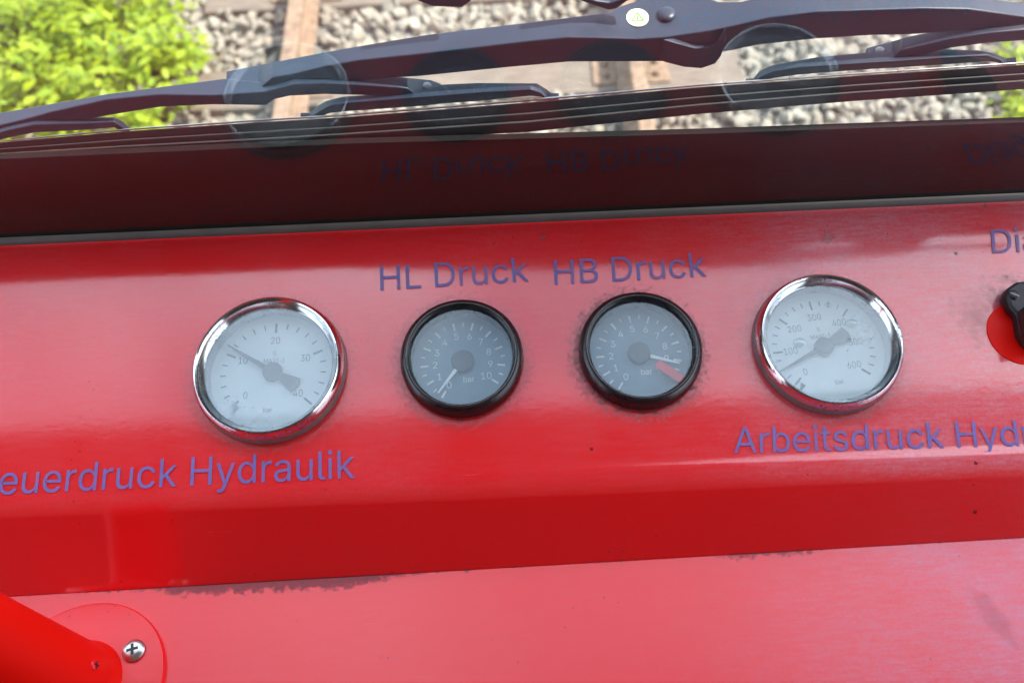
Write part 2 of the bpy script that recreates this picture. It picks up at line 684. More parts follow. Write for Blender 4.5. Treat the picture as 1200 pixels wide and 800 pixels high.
def rail(xc, label):
    prof = [(-0.07, 0), (0.07, 0), (0.07, 0.012), (0.02, 0.028), (0.009, 0.05), (0.009, 0.11), (0.034, 0.122),
            (0.036, 0.15), (0.030, 0.158), (-0.030, 0.158), (-0.036, 0.15), (-0.034, 0.122), (-0.009, 0.11),
            (-0.009, 0.05), (-0.02, 0.028), (-0.07, 0.012)]
    b = bmesh.new()
    add_sections(b, [[Vector((xc + a, y, Z_RAIL - 0.158 + h)) for a, h in prof] for y in (0.4, 2, 4, 6, 9, 14)])
    o = obj('rail', b, M_rail, bevel=0.003)
    tag(o, label, 'rail', 'rails of the track below the windscreen')
    return o


rail(X0, 'rusty rail nearest the green shrub, lit on its inner side')
rail(X1, 'rusty rail under the middle of the wiper, its near side in shadow')
XM = (X0 + X1) / 2
y1 = on_level(450, 1, Z_SLEEPER).y
y2 = on_level(600, 90, Z_SLEEPER).y
print('SLEEPERS', y1, y2)
for y, lab in ((y1 + 0.10, 'brown weathered wooden sleeper at the far top edge of the view'),
               (y2, 'brown weathered wooden sleeper seen in the gap between wiper bridge and blade'),
               (2 * y2 - y1 - 0.10, None), (2 * y1 - y2 + 0.20, None)):
    if lab is None:
        continue
    b = bmesh.new()
    add_box(b, (XM + random.uniform(-.03, .03), y, Z_SLEEPER - 0.07), AX, (1.28, 0.125, 0.07))
    bmesh.ops.subdivide_edges(b, edges=[e for e in b.edges if e.calc_length() > 1], cuts=24)
    for v in b.verts:
        v.co += Vector((0, random.uniform(-.004, .004), random.uniform(-.004, .003)))
    o = obj('sleeper', b, M_sleeper, bevel=0.008)
    tag(o, lab, 'sleeper', 'wooden sleepers of the track')
    for xr in (X0, X1):
        for sg in (-1, 1):
            tb = bmesh.new()
            add_box(tb, (xr + sg * 0.125, y, Z_SLEEPER + 0.006), AX, (0.052, 0.085, 0.006))
            for q in (-0.04, 0.04):
                add_lathe(tb, [(0.017, .012), (0.017, .03), (0.011, .036)], 6, cap0=True, cap1=True, mat=Matrix.Translation((xr + sg * 0.118, y + q, Z_SLEEPER)))
            obj('tie_plate', tb, M_rail, o, bevel=0.002)


def in_sleeper(y):
    return any(abs(y - q) < 0.115 for q in (y1 + 0.10, y2))


ico = bmesh.new()
bmesh.ops.create_icosphere(ico, subdivisions=2, radius=1)
iv = np.array([v.co[:] for v in ico.verts])
ifc = np.array([[v.index for v in f.verts] for f in ico.faces])
ico.free()
shapes = []
for k in range(24):
    d = rng.normal(size=(9, 3))
    d /= np.linalg.norm(d, axis=1)[:, None]
    h = rng.uniform(0.42, 0.78, 9)
    q = iv.copy()
    for a, hh in zip(d, h):                        # broken faces: cut the ball by planes
        t = q @ a
        over = t > hh
        q[over] -= np.outer(t[over] - hh, a)
    shapes.append(q + rng.normal(size=q.shape) * 0.02)
V, Fc, off = [], [], 0
xa, xb, ya, yb = XM - 2.9, XM + 3.0, 1.5, 5.4
cnt = 0
step = 0.050
for layer in range(2):
    for gx in np.arange(xa, xb, step):
        for gy in np.arange(ya, yb, step):
            x = gx + rng.uniform(-.5, .5) * step
            y = gy + rng.uniform(-.5, .5) * step
            if layer == 1 and rng.random() < 0.55:
                continue
            s = rng.uniform(0.021, 0.041) * (1.25 if rng.random() < 0.12 else 1)
            z = Z_STONE - 0.03 + rng.uniform(-.01, .012) + layer * 0.028
            near_rail = min(abs(x - X0), abs(x - X1))
            if near_rail < 0.085:
                continue
            if in_sleeper(y) and abs(x - XM) < 1.28:
                if rng.random() < 0.985 or near_rail > 0.3:
                    continue
                z = Z_SLEEPER + 0.012
                s *= 0.7
            A = rng.normal(size=(3, 3))
            Q, _ = np.linalg.qr(A)
            sc = s * np.array([rng.uniform(.9, 1.35), rng.uniform(.8, 1.1), rng.uniform(.6, .95)])
            V.append((shapes[rng.integers(24)] * sc) @ Q + np.array([x, y, z]))
            Fc.append(ifc + off)
            off += len(iv)
            cnt += 1
V = np.concatenate(V)
Fc = np.concatenate(Fc)
me = bpy.data.meshes.new('ballast')
me.from_pydata(V.tolist(), [], Fc.tolist())
me.materials.append(M_stone)
bo = bpy.data.objects.new('ballast', me)
C.objects.link(bo)
bo['kind'] = 'stuff'
tag(bo, 'pale grey crushed stone ballast around the rails and sleepers', 'ballast')
print('STONES', cnt)


# ------------------------------------------------------------------ plants beside the track
def plant(name, label, cx, cy, rad, height, nleaf, size, seed, group=None):
    r = random.Random(seed)
    root = thing(name, label, 'plant', (cx, cy, Z_STONE), group)
    b = bmesh.new()
    s = bmesh.new()
    stems = []
    for k in range(max(5, int(nleaf / 45))):
        a = r.uniform(0, 2 * math.pi)
        q = rad * math.sqrt(r.random())
        base = Vector((cx + math.cos(a) * q * 0.6, cy + math.sin(a) * q * 0.6, Z_STONE - 0.03))
        hh = height * r.uniform(0.55, 1.0) * (1 - 0.55 * (q / rad) ** 2)
        tip = Vector((cx + math.cos(a) * q * 1.0, cy + math.sin(a) * q * 1.0, Z_STONE + hh))
        stems.append((base, tip))
        d = (tip - base).normalized()
        e1 = d.orthogonal().normalized()
        e2 = d.cross(e1)
        secs = []
        for t, w in ((0, 0.005), (0.5, 0.004), (1, 0.0015)):
            c0 = base.lerp(tip, t)
            secs.append([c0 + (e1 * math.cos(i * 1.2566) + e2 * math.sin(i * 1.2566)) * w for i in range(5)])
        add_sections(s, secs)
    for k in range(nleaf):
        base, tip = r.choice(stems)
        t = r.uniform(0.12, 1.0) ** 0.75
        p0 = base.lerp(tip, t) + Vector((r.gauss(0, .035), r.gauss(0, .035), r.gauss(0, .02)))
        L = size * r.uniform(0.4, 1.0) * (1.5 if r.random() < .2 else 1.1)
        wd = L * r.uniform(0.42, 0.6)
        az = r.uniform(0, 2 * math.pi)
        pit = r.uniform(-0.35, 0.6)
        ax = Vector((math.cos(az) * math.cos(pit), math.sin(az) * math.cos(pit), math.sin(pit)))
        sd_ = ax.cross(Vector((0, 0, 1))).normalized()
        nn = sd_.cross(ax).normalized()
        rollv = r.uniform(-.5, .5)
        sd2 = sd_ * math.cos(rollv) + nn * math.sin(rollv)
        nn2 = nn * math.cos(rollv) - sd_ * math.sin(rollv)
        mid = []
        lf = []
        rt = []
        for u, w in ((0, 0.04), (0.25, 0.8), (0.5, 1.0), (0.78, 0.6), (1.0, 0.02)):
            c0 = p0 + ax * (L * u) - nn2 * (0.22 * L * u * u)
            mid.append(b.verts.new(c0))
            lf.append(b.verts.new(c0 + sd2 * (wd * .5 * w) + nn2 * (wd * .12 * w)))
            rt.append(b.verts.new(c0 - sd2 * (wd * .5 * w) + nn2 * (wd * .12 * w)))
        for i in range(4):
            b.faces.new((mid[i], mid[i + 1], lf[i + 1], lf[i]))
            b.faces.new((rt[i], rt[i + 1], mid[i + 1], mid[i]))
    for f in s.faces:
        f.material_index = 1
    tmp = bpy.data.meshes.new('tmp')
    s.to_mesh(tmp)
    s.free()
    b.from_mesh(tmp)
    bpy.data.meshes.remove(tmp)
    fo = obj('foliage', b, M_leaf, root, smooth=True, angle=80)
    fo.data.materials.append(M_stem)
    return root


p1 = on_level(70, 60, Z_STONE + 0.25)
plant('leafy_shrub', 'bright lime green leafy shrub beside the track, top left behind the wiper', p1.x - 0.12, p1.y + 0.02, 0.76, 0.50, 6200, 0.064, 3)
p3 = on_level(228, 40, Z_STONE + 0.05)
plant('leafy_seedling', 'small sprawling lime green shoots at the edge of the big shrub', p3.x - 0.02, p3.y - .10, 0.17, 0.16, 90, 0.052, 9)
p2 = on_level(1196, 92, Z_STONE + 0.10)
plant('leafy_weed', 'low yellow green weed behind the right end of the wiper', p2.x + 0.10, p2.y - 0.02, 0.27, 0.22, 420, 0.05, 5)

# ------------------------------------------------------------------ cab shell (its reflections and shade are in the picture)
HEAD = 0.50                                         # top of the windscreen opening, along the glass
bm = bmesh.new()
hd = dash(0, 0, HEAD)
add_box(bm, (0, hd.y - 0.02, hd.z + 0.10), AX, (1.5, 0.03, 0.10))
add_box(bm, (0, hd.y - 0.75, hd.z + 0.22), AX, (1.5, 0.80, 0.02))
obj('cab_ceiling', bm, M_ceiling, kind='structure')
bm = bmesh.new()
add_box(bm, (-0.2, -1.45, -0.15), AX, (1.4, 0.03, 0.85))
obj('cab_rear_wall', bm, plain('dark_cab_lining', (0.045, 0.04, 0.04), 0.85, nscale=8), kind='structure')

# ------------------------------------------------------------------ windscreen: pane, black lower frame, seal
ws = thing('windscreen', 'large clear windscreen pane mirroring the red dashboard, black strip along its foot', 'windscreen', dash(0, -0.008, 0))
bm = bmesh.new()
add_box(bm, dash(0, -0.003, HEAD / 2 - 0.01), (EX, ED, EN), (1.15, 0.003, HEAD / 2 + 0.01))
obj('pane', bm, M_windscreen, ws)
bm = bmesh.new()
pts = [on_glass(-1100, 228, 0.009), on_glass(-260, 196, 0.009), on_glass(0, 186.5, 0.009), on_glass(300, 173, 0.009), on_glass(420, 168, 0.009), on_glass(820, 157, 0.009),
       on_glass(1200, 143.5, 0.009), on_glass(1460, 134, 0.009), on_glass(2300, 105, 0.009)]
low = [q - EN * (q.dot(EN) + 0.03) for q in pts]
add_prism(bm, low[::-1] + pts, -ED, 0.004)
obj('frame_strip', bm, M_frame, ws)
bm = bmesh.new()
add_box(bm, dash(0, -0.03, -0.40), (EX, ED, EN), (1.15, 0.016, 0.40))
obj('front_plate', bm, M_red_clean, ws)
bm = bmesh.new()
prof = [(0.0005, -0.002), (0.0050, -0.002), (0.0046, 0.0015), (0.0032, 0.0032), (0.0016, 0.0040), (0.0005, 0.0042)]
add_sections(bm, [[dash(x, s, z) for s, z in prof] for x in np.linspace(-1.1, 1.1, 9)])
obj('seal', bm, M_seal, ws, smooth=True, angle=50)

# ------------------------------------------------------------------ dashboard
FACE = R(38)                                        # step face falls this much steeper than the panel
f_dir = ED * math.cos(FACE) - EN * math.sin(FACE)
f_n = ED * math.sin(FACE) + EN * math.cos(FACE)
DESK = R(-18)                                       # the desk lies flatter again (angle against the panel)
d_dir = ED * math.cos(DESK) - EN * math.sin(DESK)
d_n = ED * math.sin(DESK) + EN * math.cos(DESK)


def bend_row(px):
    return 597 - 0.040 * px + 0.0


def desk_row(px):
    return 698 - 0.0575 * px


BR = 0.026
stations = [-800, -300, -100] + list(range(0, 1201, 40)) + [1300, 1500, 2000]
panel_secs, desk_secs = [], []
for px in stations:
    q = on_panel(px, bend_row(px))                  # where panel and face would meet
    tl = BR * math.tan(FACE / 2)
    p_start = q - ED * tl
    cc = p_start - EN * BR
    prof = []
    s_tot = p_start.dot(ED)
    for t in (0, 0.25, 0.5, 0.75, 1.0):
        prof.append(dash(q.x, s_tot * t, 0))
    h = 0.0011 * max(0.0, min(1.0, (px - 420) / 700)) ** 1.3     # the sheet curls up a little before the bend, more to the right
    prof[-1] = prof[-1] + EN * h
    prof[-1:-1] = [dash(q.x, s_tot - 0.009, 0), dash(q.x, s_tot - 0.006, h * 0.12), dash(q.x, s_tot - 0.003, h * 0.48)]
    for k in range(1, 9):
        a = FACE * k / 8
        prof.append(cc + EN * (BR * math.cos(a) + h * (1 - k / 8) ** 2) + ED * (BR * math.sin(a)))
    e = hit(px, desk_row(px), q, f_n)
    e = e + EX * (q.x - e.x)
    for t in (0.5, 0.95):
        prof.append(prof[15].lerp(e, t))
    prof.append(e)
    prof.append(e - EN * 0.02)
    prof.append(dash(q.x, 0, -0.06))
    panel_secs.append(prof)
    L = 0.30
    lipz = 0.0015
    ds = [e + d_dir * (L * t) - d_n * 0.0008 for t in (-0.01, 0.1, 0.3, 0.6, 1.0)]
    ds += [ds[-1] - d_n * 0.03, ds[0] - d_n * 0.03]
    desk_secs.append(ds)
dp = thing('dashboard', 'red painted metal dashboard holding four round gauges below the windscreen', 'dashboard', dash(0, 0.15, -0.06))
bm = bmesh.new()
add_sections(bm, panel_secs)
panel = obj('gauge_panel', bm, M_red, dp)
bm = bmesh.new()
add_sections(bm, desk_secs)
obj('desk_plate', bm, M_red_desk, dp, smooth=True, angle=30)
desk_p0 = desk_secs[stations.index(560)][0].copy() + d_n * 0.0


def on_desk(px, py, z=0.0):
    i = min(range(len(stations)), key=lambda k: abs(stations[k] - px))
    return hit(px, py, desk_secs[i][1] + d_n * z, d_n)


# ---- lettering printed on the panel
def lettering(s, pl, pr, stem, label):
    """pl / pr: baseline ends, stem: foot and top of a capital's stem (the letters were not all stuck on upright)"""
    a, b_ = on_panel(*pl), on_panel(*pr)
    x = (b_ - a).normalized()
    y = on_panel(*stem[1]) - on_panel(*stem[0])
    cap = y.length
    y.normalize()
    x0, x1, _, _ = text_box(s)
    _, _, _, ycap = text_box('H')
    sx = (b_ - a).length / (x1 - x0)
    sy = cap / ycap
    bm = bmesh.new()
    m = frame(a + EN * 0.00035 - x * (x0 * sx), x, y, EN)
    text_bm(bm, s, 1.0, m, align='LEFT', sx=sx, sy=sy, depth=0.00025)
    o = obj('lettering', bm, M_ink, dp)
    o['label'] = label
    return o, sx, sy


lettering('HL Druck', (446, 340.5), (620, 330), ((446, 340.5), (445.3, 312.3)), 'blue words HL Druck above the left small gauge')
lettering('HB Druck', (650, 333.8), (828, 324), ((650.5, 333.8), (649.3, 305.7)), 'blue words HB Druck above the right small gauge')
# words that run out of the picture: fitted on the part one can read
xb = text_box('Steuerdruck Hydraulik')
xh = text_box('Steuerdruck ')[1]
xk = text_box('Hydraulik')
frac = (xk[1] - xk[0]) / (xb[1] - xb[0])
wpx = 193 / frac
lettering('Steuerdruck Hydraulik', (416 - wpx, 560 + wpx * 0.0466), (416, 560), ((223, 569), (224.8, 536)),
          'blue words Steuerdruck Hydraulik below the leftmost gauge')
xb = text_box('Arbeitsdruck Hydraulik')
xk = text_box('Arbeitsdruck')
wpx = 247 * (xb[1] - xb[0]) / (xk[1] - xk[0])
lettering('Arbeitsdruck Hydraulik', (860, 531), (860 + wpx, 531 - wpx * 0.026), ((1124, 524), (1120.5, 494)), 'blue words Arbeitsdruck Hydraulik below the rightmost gauge')
lettering('Diagnose', (1163, 297), (1334, 289), ((1165.5, 297), (1163, 269.5)), 'blue word Diagnose above the black socket')


# ------------------------------------------------------------------ gauges
def polar(a, r, z=0):
    """clock angle in degrees from the top, clockwise"""
    return Vector((math.sin(R(a)) * r, math.cos(R(a)) * r, z))


def tick(bm, a, r0, r1, w, z):
    d = polar(a, 1)
    s = Vector((d.y, -d.x, 0)) * (w / 2)
    p = [d * r0 - s, d * r0 + s, d * r1 + s, d * r1 - s]
    add_prism(bm, [q + Vector((0, 0, z)) for q in p], Vector((0, 0, 1)), 0.0003)


HOLES = []


def gauge(px, wpx, label, black, a0, a1, majors, minor, nums, needle_a, rot=0.0, extra=None):
    zt = 0.006
    ctr = on_panel(*px, zt)
    depth = (ctr - cam_pos).dot(fwd)
    Rad = wpx / 2 * depth / F * (0.985)
    base = ctr - EN * zt
    root = thing('pressure_gauge', label, 'gauge', group='round pressure gauges on the dashboard', mat=frame(base, EX, -ED, EN))
    print('GAUGE', label[:30], 'radius', round(Rad, 4))
    bm = bmesh.new()
    if black:
        prof = [(Rad, .0003), (Rad, .004), (Rad * .985, .0075), (Rad * .955, .0100), (Rad * .915, .0112), (Rad * .875, .0108),
                (Rad * .850, .0098), (Rad * .835, .0075), (Rad * .825, .0030), (Rad * .825, -.010), (Rad * .85, -.010), (Rad * .85, .0003)]
    else:
        prof = [(Rad, .0003), (Rad * 1.0, .0022), (Rad * .982, .0070), (Rad * .955, .0115), (Rad * .925, .0132), (Rad * .905, .0126),
                (Rad * .885, .0105), (Rad * .840, .0072), (Rad * .828, .0064), (Rad * .826, .0030), (Rad * .826, -.010), (Rad * .85, -.010), (Rad * .85, .0003)]
    add_lathe(bm, prof, 96, closed=True)
    for f in bm.faces:
        c_ = f.calc_center_median()
        if not black and math.hypot(c_.x, c_.y) > Rad * .972:
            f.material_index = 1  # outer side of the chrome rim: its shade put into a darker steel
    bz = obj('bezel', bm, M_blackplastic if black else M_chrome, root, local=True, smooth=True, angle=45)
    bz.data.materials.append(M_bezel_shade)
    if black:
        bm = bmesh.new()
        add_lathe(bm, [(Rad * .893, .0106), (Rad * .893, .0119), (Rad * .886, .0123), (Rad * .879, .0119), (Rad * .879, .0106)], 96, closed=True)  # thin grey ring stands in for the highlight on the lip
        obj('rim_highlight', bm, M_rim, root, local=True, smooth=True, angle=50)
    ri = Rad * 0.826
    zd = -0.0050
    HOLES.append((base.copy(), Rad * .86))
    bm = bmesh.new()
    add_lathe(bm, [(ri * 1.005, zd - .002), (ri * 1.005, zd)], 72, cap0=True, cap1=True)
    obj('dial', bm, M_dial_dark if black else M_dial_white, root, local=True)
    mk = M_mark_white if black else M_mark_dark
    bm = bmesh.new()
    nmaj = len(majors)
    for i, s in enumerate(majors):
        a = a0 + (a1 - a0) * i / (nmaj - 1)
        tick(bm, a, ri * 0.69, ri * 0.85, Rad * (0.032 if black else 0.026), zd + .0001)
        if s:
            rr = ri * 0.555
            m = frame(polar(a, rr, zd + .0003), Vector((math.cos(R(rot)), -math.sin(R(rot)), 0)), Vector((math.sin(R(rot)), math.cos(R(rot)), 0)), Vector((0, 0, 1)))
            text_bm(bm, s, Rad * (0.225 if black else 0.19), m, sx=0.8 if not black else 1.0, depth=.0001, weight=0.0)
        if i < nmaj - 1:
            for j in range(1, minor):
                aa = a + (a1 - a0) / (nmaj - 1) * j / minor
                tick(bm, aa, ri * 0.76, ri * 0.85, Rad * (0.024 if black else 0.014), zd + .0001)
    for s, x, y, sz in nums:
        rx, ry = math.cos(R(rot)), math.sin(R(rot))
        m = frame(Vector((x * rx + y * ry, -x * ry + y * rx, 0)) * ri + Vector((0, 0, zd + .0003)), Vector((rx, -ry, 0)), Vector((ry, rx, 0)), Vector((0, 0, 1)))
        text_bm(bm, s, Rad * sz, m, sx=0.9, depth=.0001)
    obj('dial_print', bm, mk, root, local=True)
    zn = zd + 0.0020
    d = polar(needle_a, 1)
    sN = Vector((d.y, -d.x, 0))
    Z = Vector((0, 0, zn))
    bm = bmesh.new()
    if black:
        p = [d * (ri * .22) - sN * (ri * .035), d * (ri * .22) + sN * (ri * .035), d * (ri * .82) + sN * (ri * .018), d * (ri * .82) - sN * (ri * .018)]
        add_prism(bm, [q + Z for q in p], Vector((0, 0, 1)), .0006)
        nd_ = obj('needle', bm, M_mark_white, root, local=True)
        bm = bmesh.new()
        add_lathe(bm, [(ri * .225, zd), (ri * .225, zn + .0012), (ri * .20, zn + .0018)], 40, cap0=True, cap1=True)
        obj('hub', bm, M_hub, nd_, local=True)
    else:
        p = [d * (-ri * .18) - sN * (ri * .075), d * (-ri * .46) - sN * (ri * .135), d * (-ri * .50) + sN * (ri * .0),
             d * (-ri * .46) + sN * (ri * .135), d * (-ri * .18) + sN * (ri * .075),
             d * (ri * .20) + sN * (ri * .04), d * (ri * .90) + sN * (ri * .008), d * (ri * .90) - sN * (ri * .008), d * (ri * .20) - sN * (ri * .04)]
        add_prism(bm, [q + Z for q in p], Vector((0, 0, 1)), .0006)
        nd_ = obj('needle', bm, M_needle, root, local=True)
        bm = bmesh.new()
        add_lathe(bm, [(ri * .155, zd), (ri * .155, zn + .0012), (ri * .13, zn + .0016)], 40, cap0=True, cap1=True)
        obj('hub', bm, M_needle, nd_, local=True)
    if extra:
        extra(root, ri, zd)
    zg = 0.0062
    bm = bmesh.new()
    add_lathe(bm, [(ri * .999, zg - .0010), (ri * .999, zg)], 72, cap0=True, cap1=True)
    obj('cover_glass', bm, M_gauge_glass_small if black else M_gauge_glass, root, local=True)
    return root, ri, zg


def tri_mark(angle):
    def f(root, ri, zd):
        bm = bmesh.new()
        d = polar(angle, 1)
        s = Vector((d.y, -d.x, 0))
        Z = Vector((0, 0, zd + .0002))
        add_prism(bm, [d * ri * .76 - s * ri * .03 + Z, d * ri * .76 + s * ri * .06 + Z, d * ri * .93 + Z], Vector((0, 0, 1)), .0003)
        obj('zero_mark', bm, M_mark_dark, root, local=True)
    return f


def red_mark(angle):
    def f(root, ri, zd):
        bm = bmesh.new()
        d = polar(angle, 1)
        s = Vector((d.y, -d.x, 0))
        Z = Vector((0, 0, zd + .0040))
        add_prism(bm, [d * ri * .40 - s * ri * .085 + Z, d * ri * .40 + s * ri * .085 + Z, d * ri * .995 + s * ri * .095 + Z, d * ri * .995 - s * ri * .095 + Z],
                  Vector((0, 0, 1)), .0005)
        obj('limit_mark', bm, M_needle_red, root, local=True)
    return f


G1, ri1, zg1 = gauge((315, 430), 183, 'chrome rimmed gauge with white dial up to 40, leftmost of the four', False, -131, 131,
                     ['0', '10', '20', '30', '40'], 5, [('S', 0.0, 0.33, 0.11), ('MAXI-I', 0.0, 0.20, 0.12), ('bar', -0.05, -0.62, 0.13)], -57, 0, tri_mark(-137))
G2, _, _ = gauge((541, 417), 147, 'black rimmed gauge under the words HL Druck, white needle at zero', True, -150, 125,
                 [str(i) for i in range(11)], 2, [('bar', 0.09, -0.38, 0.20)], -143, -3)
G3, _, _ = gauge((751, 408), 147, 'black rimmed gauge under the words HB Druck, with a red mark at 10', True, -147, 130,
                 [str(i) for i in range(11)], 2, [('bar', 0.09, -0.38, 0.20)], 108, -3, red_mark(128))
G4, ri4, zg4 = gauge((971, 400), 176, 'chrome rimmed gauge with white dial up to 600, rightmost, water drops on its glass', False, -138, 126,
                     ['0', '100', '200', '300', '400', '500', '600'], 4,
                     [('S', 0.0, 0.33, 0.11), ('MAXI-I', 0.0, 0.20, 0.12), ('bar', 0.1, -0.62, 0.13)], -117, -5, tri_mark(-146))

# openings in the panel behind the gauges
cut = bmesh.new()
for b_, r_ in HOLES:
    add_lathe(cut, [(r_, -.012), (r_, .003)], 96, cap0=True, cap1=True, mat=frame(b_, EX, -ED, EN))
cut_o = obj('cutter', cut, M_red)
md = panel.modifiers.new('openings', 'BOOLEAN')
md.object = cut_o
md.operation = 'DIFFERENCE'
md.solver = 'EXACT'
bpy.context.view_layer.update()
nm = bpy.data.meshes.new_from_object(panel.evaluated_get(bpy.context.evaluated_depsgraph_get()))
panel.modifiers.clear()
panel.data = nm
bpy.data.objects.remove(cut_o)
nm.polygons.foreach_set('use_smooth', [True] * len(nm.polygons))
nm.set_sharp_from_angle(angle=R(25))
wm = panel.modifiers.new('normals', 'WEIGHTED_NORMAL')
wm.keep_sharp = True
wm.weight = 100

# water drops on the right gauge's glass
M_water = glass('water', 3.0, 0.0, (0.8, 0.8, 0.8), rough=0.02)
for (px, py), rpx, lab in (((937, 402), 7.0, 'largest water drop on the gauge glass, left of the needle hub'),
                           ((998, 379), 6.0, 'water drop on the gauge glass above the number 500'),
                           ((971, 358), 3.6, 'small water drop near the top of the gauge glass'),
                           ((996, 396), 4.0, 'small water drop on the gauge glass touching the number 500')):
    gz = EN * zg4
    c0 = hit(px, py, gz, EN)
    rr = rpx * (c0 - cam_pos).dot(fwd) / F
    bm = bmesh.new()
    mm = frame(c0 + EN * 0.00005, EX, -ED, EN) @ Matrix.Diagonal((1.15, 0.9, 1, 1))
    add_lathe(bm, [(rr * math.sin(t), rr * 0.42 * math.cos(t)) for t in (1.5708, 1.3, 1.0, .7, .4, .15)], 24, cap0=True, cap1=True, mat=mm)
    o = obj('water_drop', bm, M_water, smooth=True, angle=70)
    tag(o, lab, 'water drop', 'water drops on the right gauge')

# ------------------------------------------------------------------ grime with a place of its own: along the desk edge, round the bezels
def base_link(mat):
    nt = mat.node_tree
    p = nt.nodes['Principled BSDF']
    return nt, p, p.inputs['Base Color'].links[0].from_socket


def dotp(nt, p0, v):
    g = nd(nt, 'ShaderNodeNewGeometry')
    sb = nd(nt, 'ShaderNodeVectorMath', operation='SUBTRACT')
    nt.links.new(g.outputs['Position'], sb.inputs[0])
    sb.inputs[1].default_value = p0
    dt = nd(nt, 'ShaderNodeVectorMath', operation='DOT_PRODUCT')
    nt.links.new(sb.outputs[0], dt.inputs[0])
    dt.inputs[1].default_value = v
    return dt.outputs['Value'], g.outputs['Position']


def dirt(nt, p, c, fac, col):
    nt.links.new(mixc(nt, fac, c, col), p.inputs['Base Color'])
    r_old = p.inputs['Roughness'].links[0].from_socket
    nt.links.new(math_n(nt, 'ADD', r_old, math_n(nt, 'MULTIPLY', fac, 0.5)), p.inputs['Roughness'])


nt, p, c = base_link(M_red_desk)
e0, e1 = desk_secs[stations.index(0)][0], desk_secs[stations.index(1200)][0]
ln = (e1 - e0).normalized()
wv = d_n.cross(ln).normalized()
if wv.dot(d_dir) < 0:
    wv = -wv
t, P = dotp(nt, e0, wv)
u, P2 = dotp(nt, e0, ln)
n_long = noise(nt, 9, 3, 0.6, P)
n_fine = noise(nt, 240, 5, 0.75, P)
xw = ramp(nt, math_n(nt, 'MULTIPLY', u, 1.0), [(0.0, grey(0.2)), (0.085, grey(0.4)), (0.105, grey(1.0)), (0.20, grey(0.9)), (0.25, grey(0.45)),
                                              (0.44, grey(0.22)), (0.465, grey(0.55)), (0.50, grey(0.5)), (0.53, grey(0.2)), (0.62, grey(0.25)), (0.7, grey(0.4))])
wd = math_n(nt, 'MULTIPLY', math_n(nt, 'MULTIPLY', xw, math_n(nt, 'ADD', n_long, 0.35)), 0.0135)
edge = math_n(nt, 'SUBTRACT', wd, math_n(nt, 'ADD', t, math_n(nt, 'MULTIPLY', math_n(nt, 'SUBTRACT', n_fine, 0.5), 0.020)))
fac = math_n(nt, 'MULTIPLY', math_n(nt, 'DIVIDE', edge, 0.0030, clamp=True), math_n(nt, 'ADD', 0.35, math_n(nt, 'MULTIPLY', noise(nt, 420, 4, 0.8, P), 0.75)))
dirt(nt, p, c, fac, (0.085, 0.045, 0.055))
# long stain at the right of the desk, a thumb-wide smear
sm = hit(1160, 725, desk_secs[stations.index(560)][1], d_n)
nt, p, c = base_link(M_red_desk)
a_, P = dotp(nt, sm, (EX * 0.93 + d_dir * -0.36).normalized())
b_, _ = dotp(nt, sm, (EX * 0.36 + d_dir * 0.93).normalized())
q = math_n(nt, 'ADD', math_n(nt, 'POWER', math_n(nt, 'DIVIDE', a_, 0.008), 2), math_n(nt, 'POWER', math_n(nt, 'DIVIDE', b_, 0.021), 2))
q = math_n(nt, 'ADD', q, math_n(nt, 'MULTIPLY', math_n(nt, 'SUBTRACT', noise(nt, 90, 4, 0.6, P), 0.5), 2.2))
dirt(nt, p, c, math_n(nt, 'MULTIPLY', math_n(nt, 'SUBTRACT', 1.0, q, clamp=True), 0.35), (0.28, 0.10, 0.12))

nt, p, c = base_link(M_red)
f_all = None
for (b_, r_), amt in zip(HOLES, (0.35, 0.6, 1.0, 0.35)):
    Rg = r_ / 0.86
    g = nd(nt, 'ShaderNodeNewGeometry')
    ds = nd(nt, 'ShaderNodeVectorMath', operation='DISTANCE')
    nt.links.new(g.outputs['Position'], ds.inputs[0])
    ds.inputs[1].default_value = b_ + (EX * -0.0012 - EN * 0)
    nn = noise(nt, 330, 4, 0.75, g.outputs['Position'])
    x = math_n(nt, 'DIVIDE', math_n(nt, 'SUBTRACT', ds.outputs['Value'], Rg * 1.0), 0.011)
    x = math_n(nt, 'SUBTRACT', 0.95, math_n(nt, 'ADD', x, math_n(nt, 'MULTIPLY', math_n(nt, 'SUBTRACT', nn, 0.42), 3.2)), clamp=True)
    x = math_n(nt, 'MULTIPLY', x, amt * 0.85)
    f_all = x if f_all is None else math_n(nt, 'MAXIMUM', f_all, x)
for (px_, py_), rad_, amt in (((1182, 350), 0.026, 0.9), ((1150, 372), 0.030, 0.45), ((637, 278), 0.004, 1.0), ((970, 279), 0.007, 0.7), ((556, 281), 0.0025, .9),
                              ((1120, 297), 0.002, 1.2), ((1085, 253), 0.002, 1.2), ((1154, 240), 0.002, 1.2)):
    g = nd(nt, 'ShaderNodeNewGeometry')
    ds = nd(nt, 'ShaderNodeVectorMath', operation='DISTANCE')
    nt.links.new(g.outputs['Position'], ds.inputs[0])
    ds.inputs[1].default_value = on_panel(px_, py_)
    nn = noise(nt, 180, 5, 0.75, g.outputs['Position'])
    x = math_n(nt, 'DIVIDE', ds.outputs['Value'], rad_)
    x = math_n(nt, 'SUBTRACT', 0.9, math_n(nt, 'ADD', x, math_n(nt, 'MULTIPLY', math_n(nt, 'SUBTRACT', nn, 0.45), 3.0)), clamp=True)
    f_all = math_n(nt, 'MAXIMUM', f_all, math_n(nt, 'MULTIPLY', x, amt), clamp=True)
dirt(nt, p, c, f_all, (0.045, 0.018, 0.024))

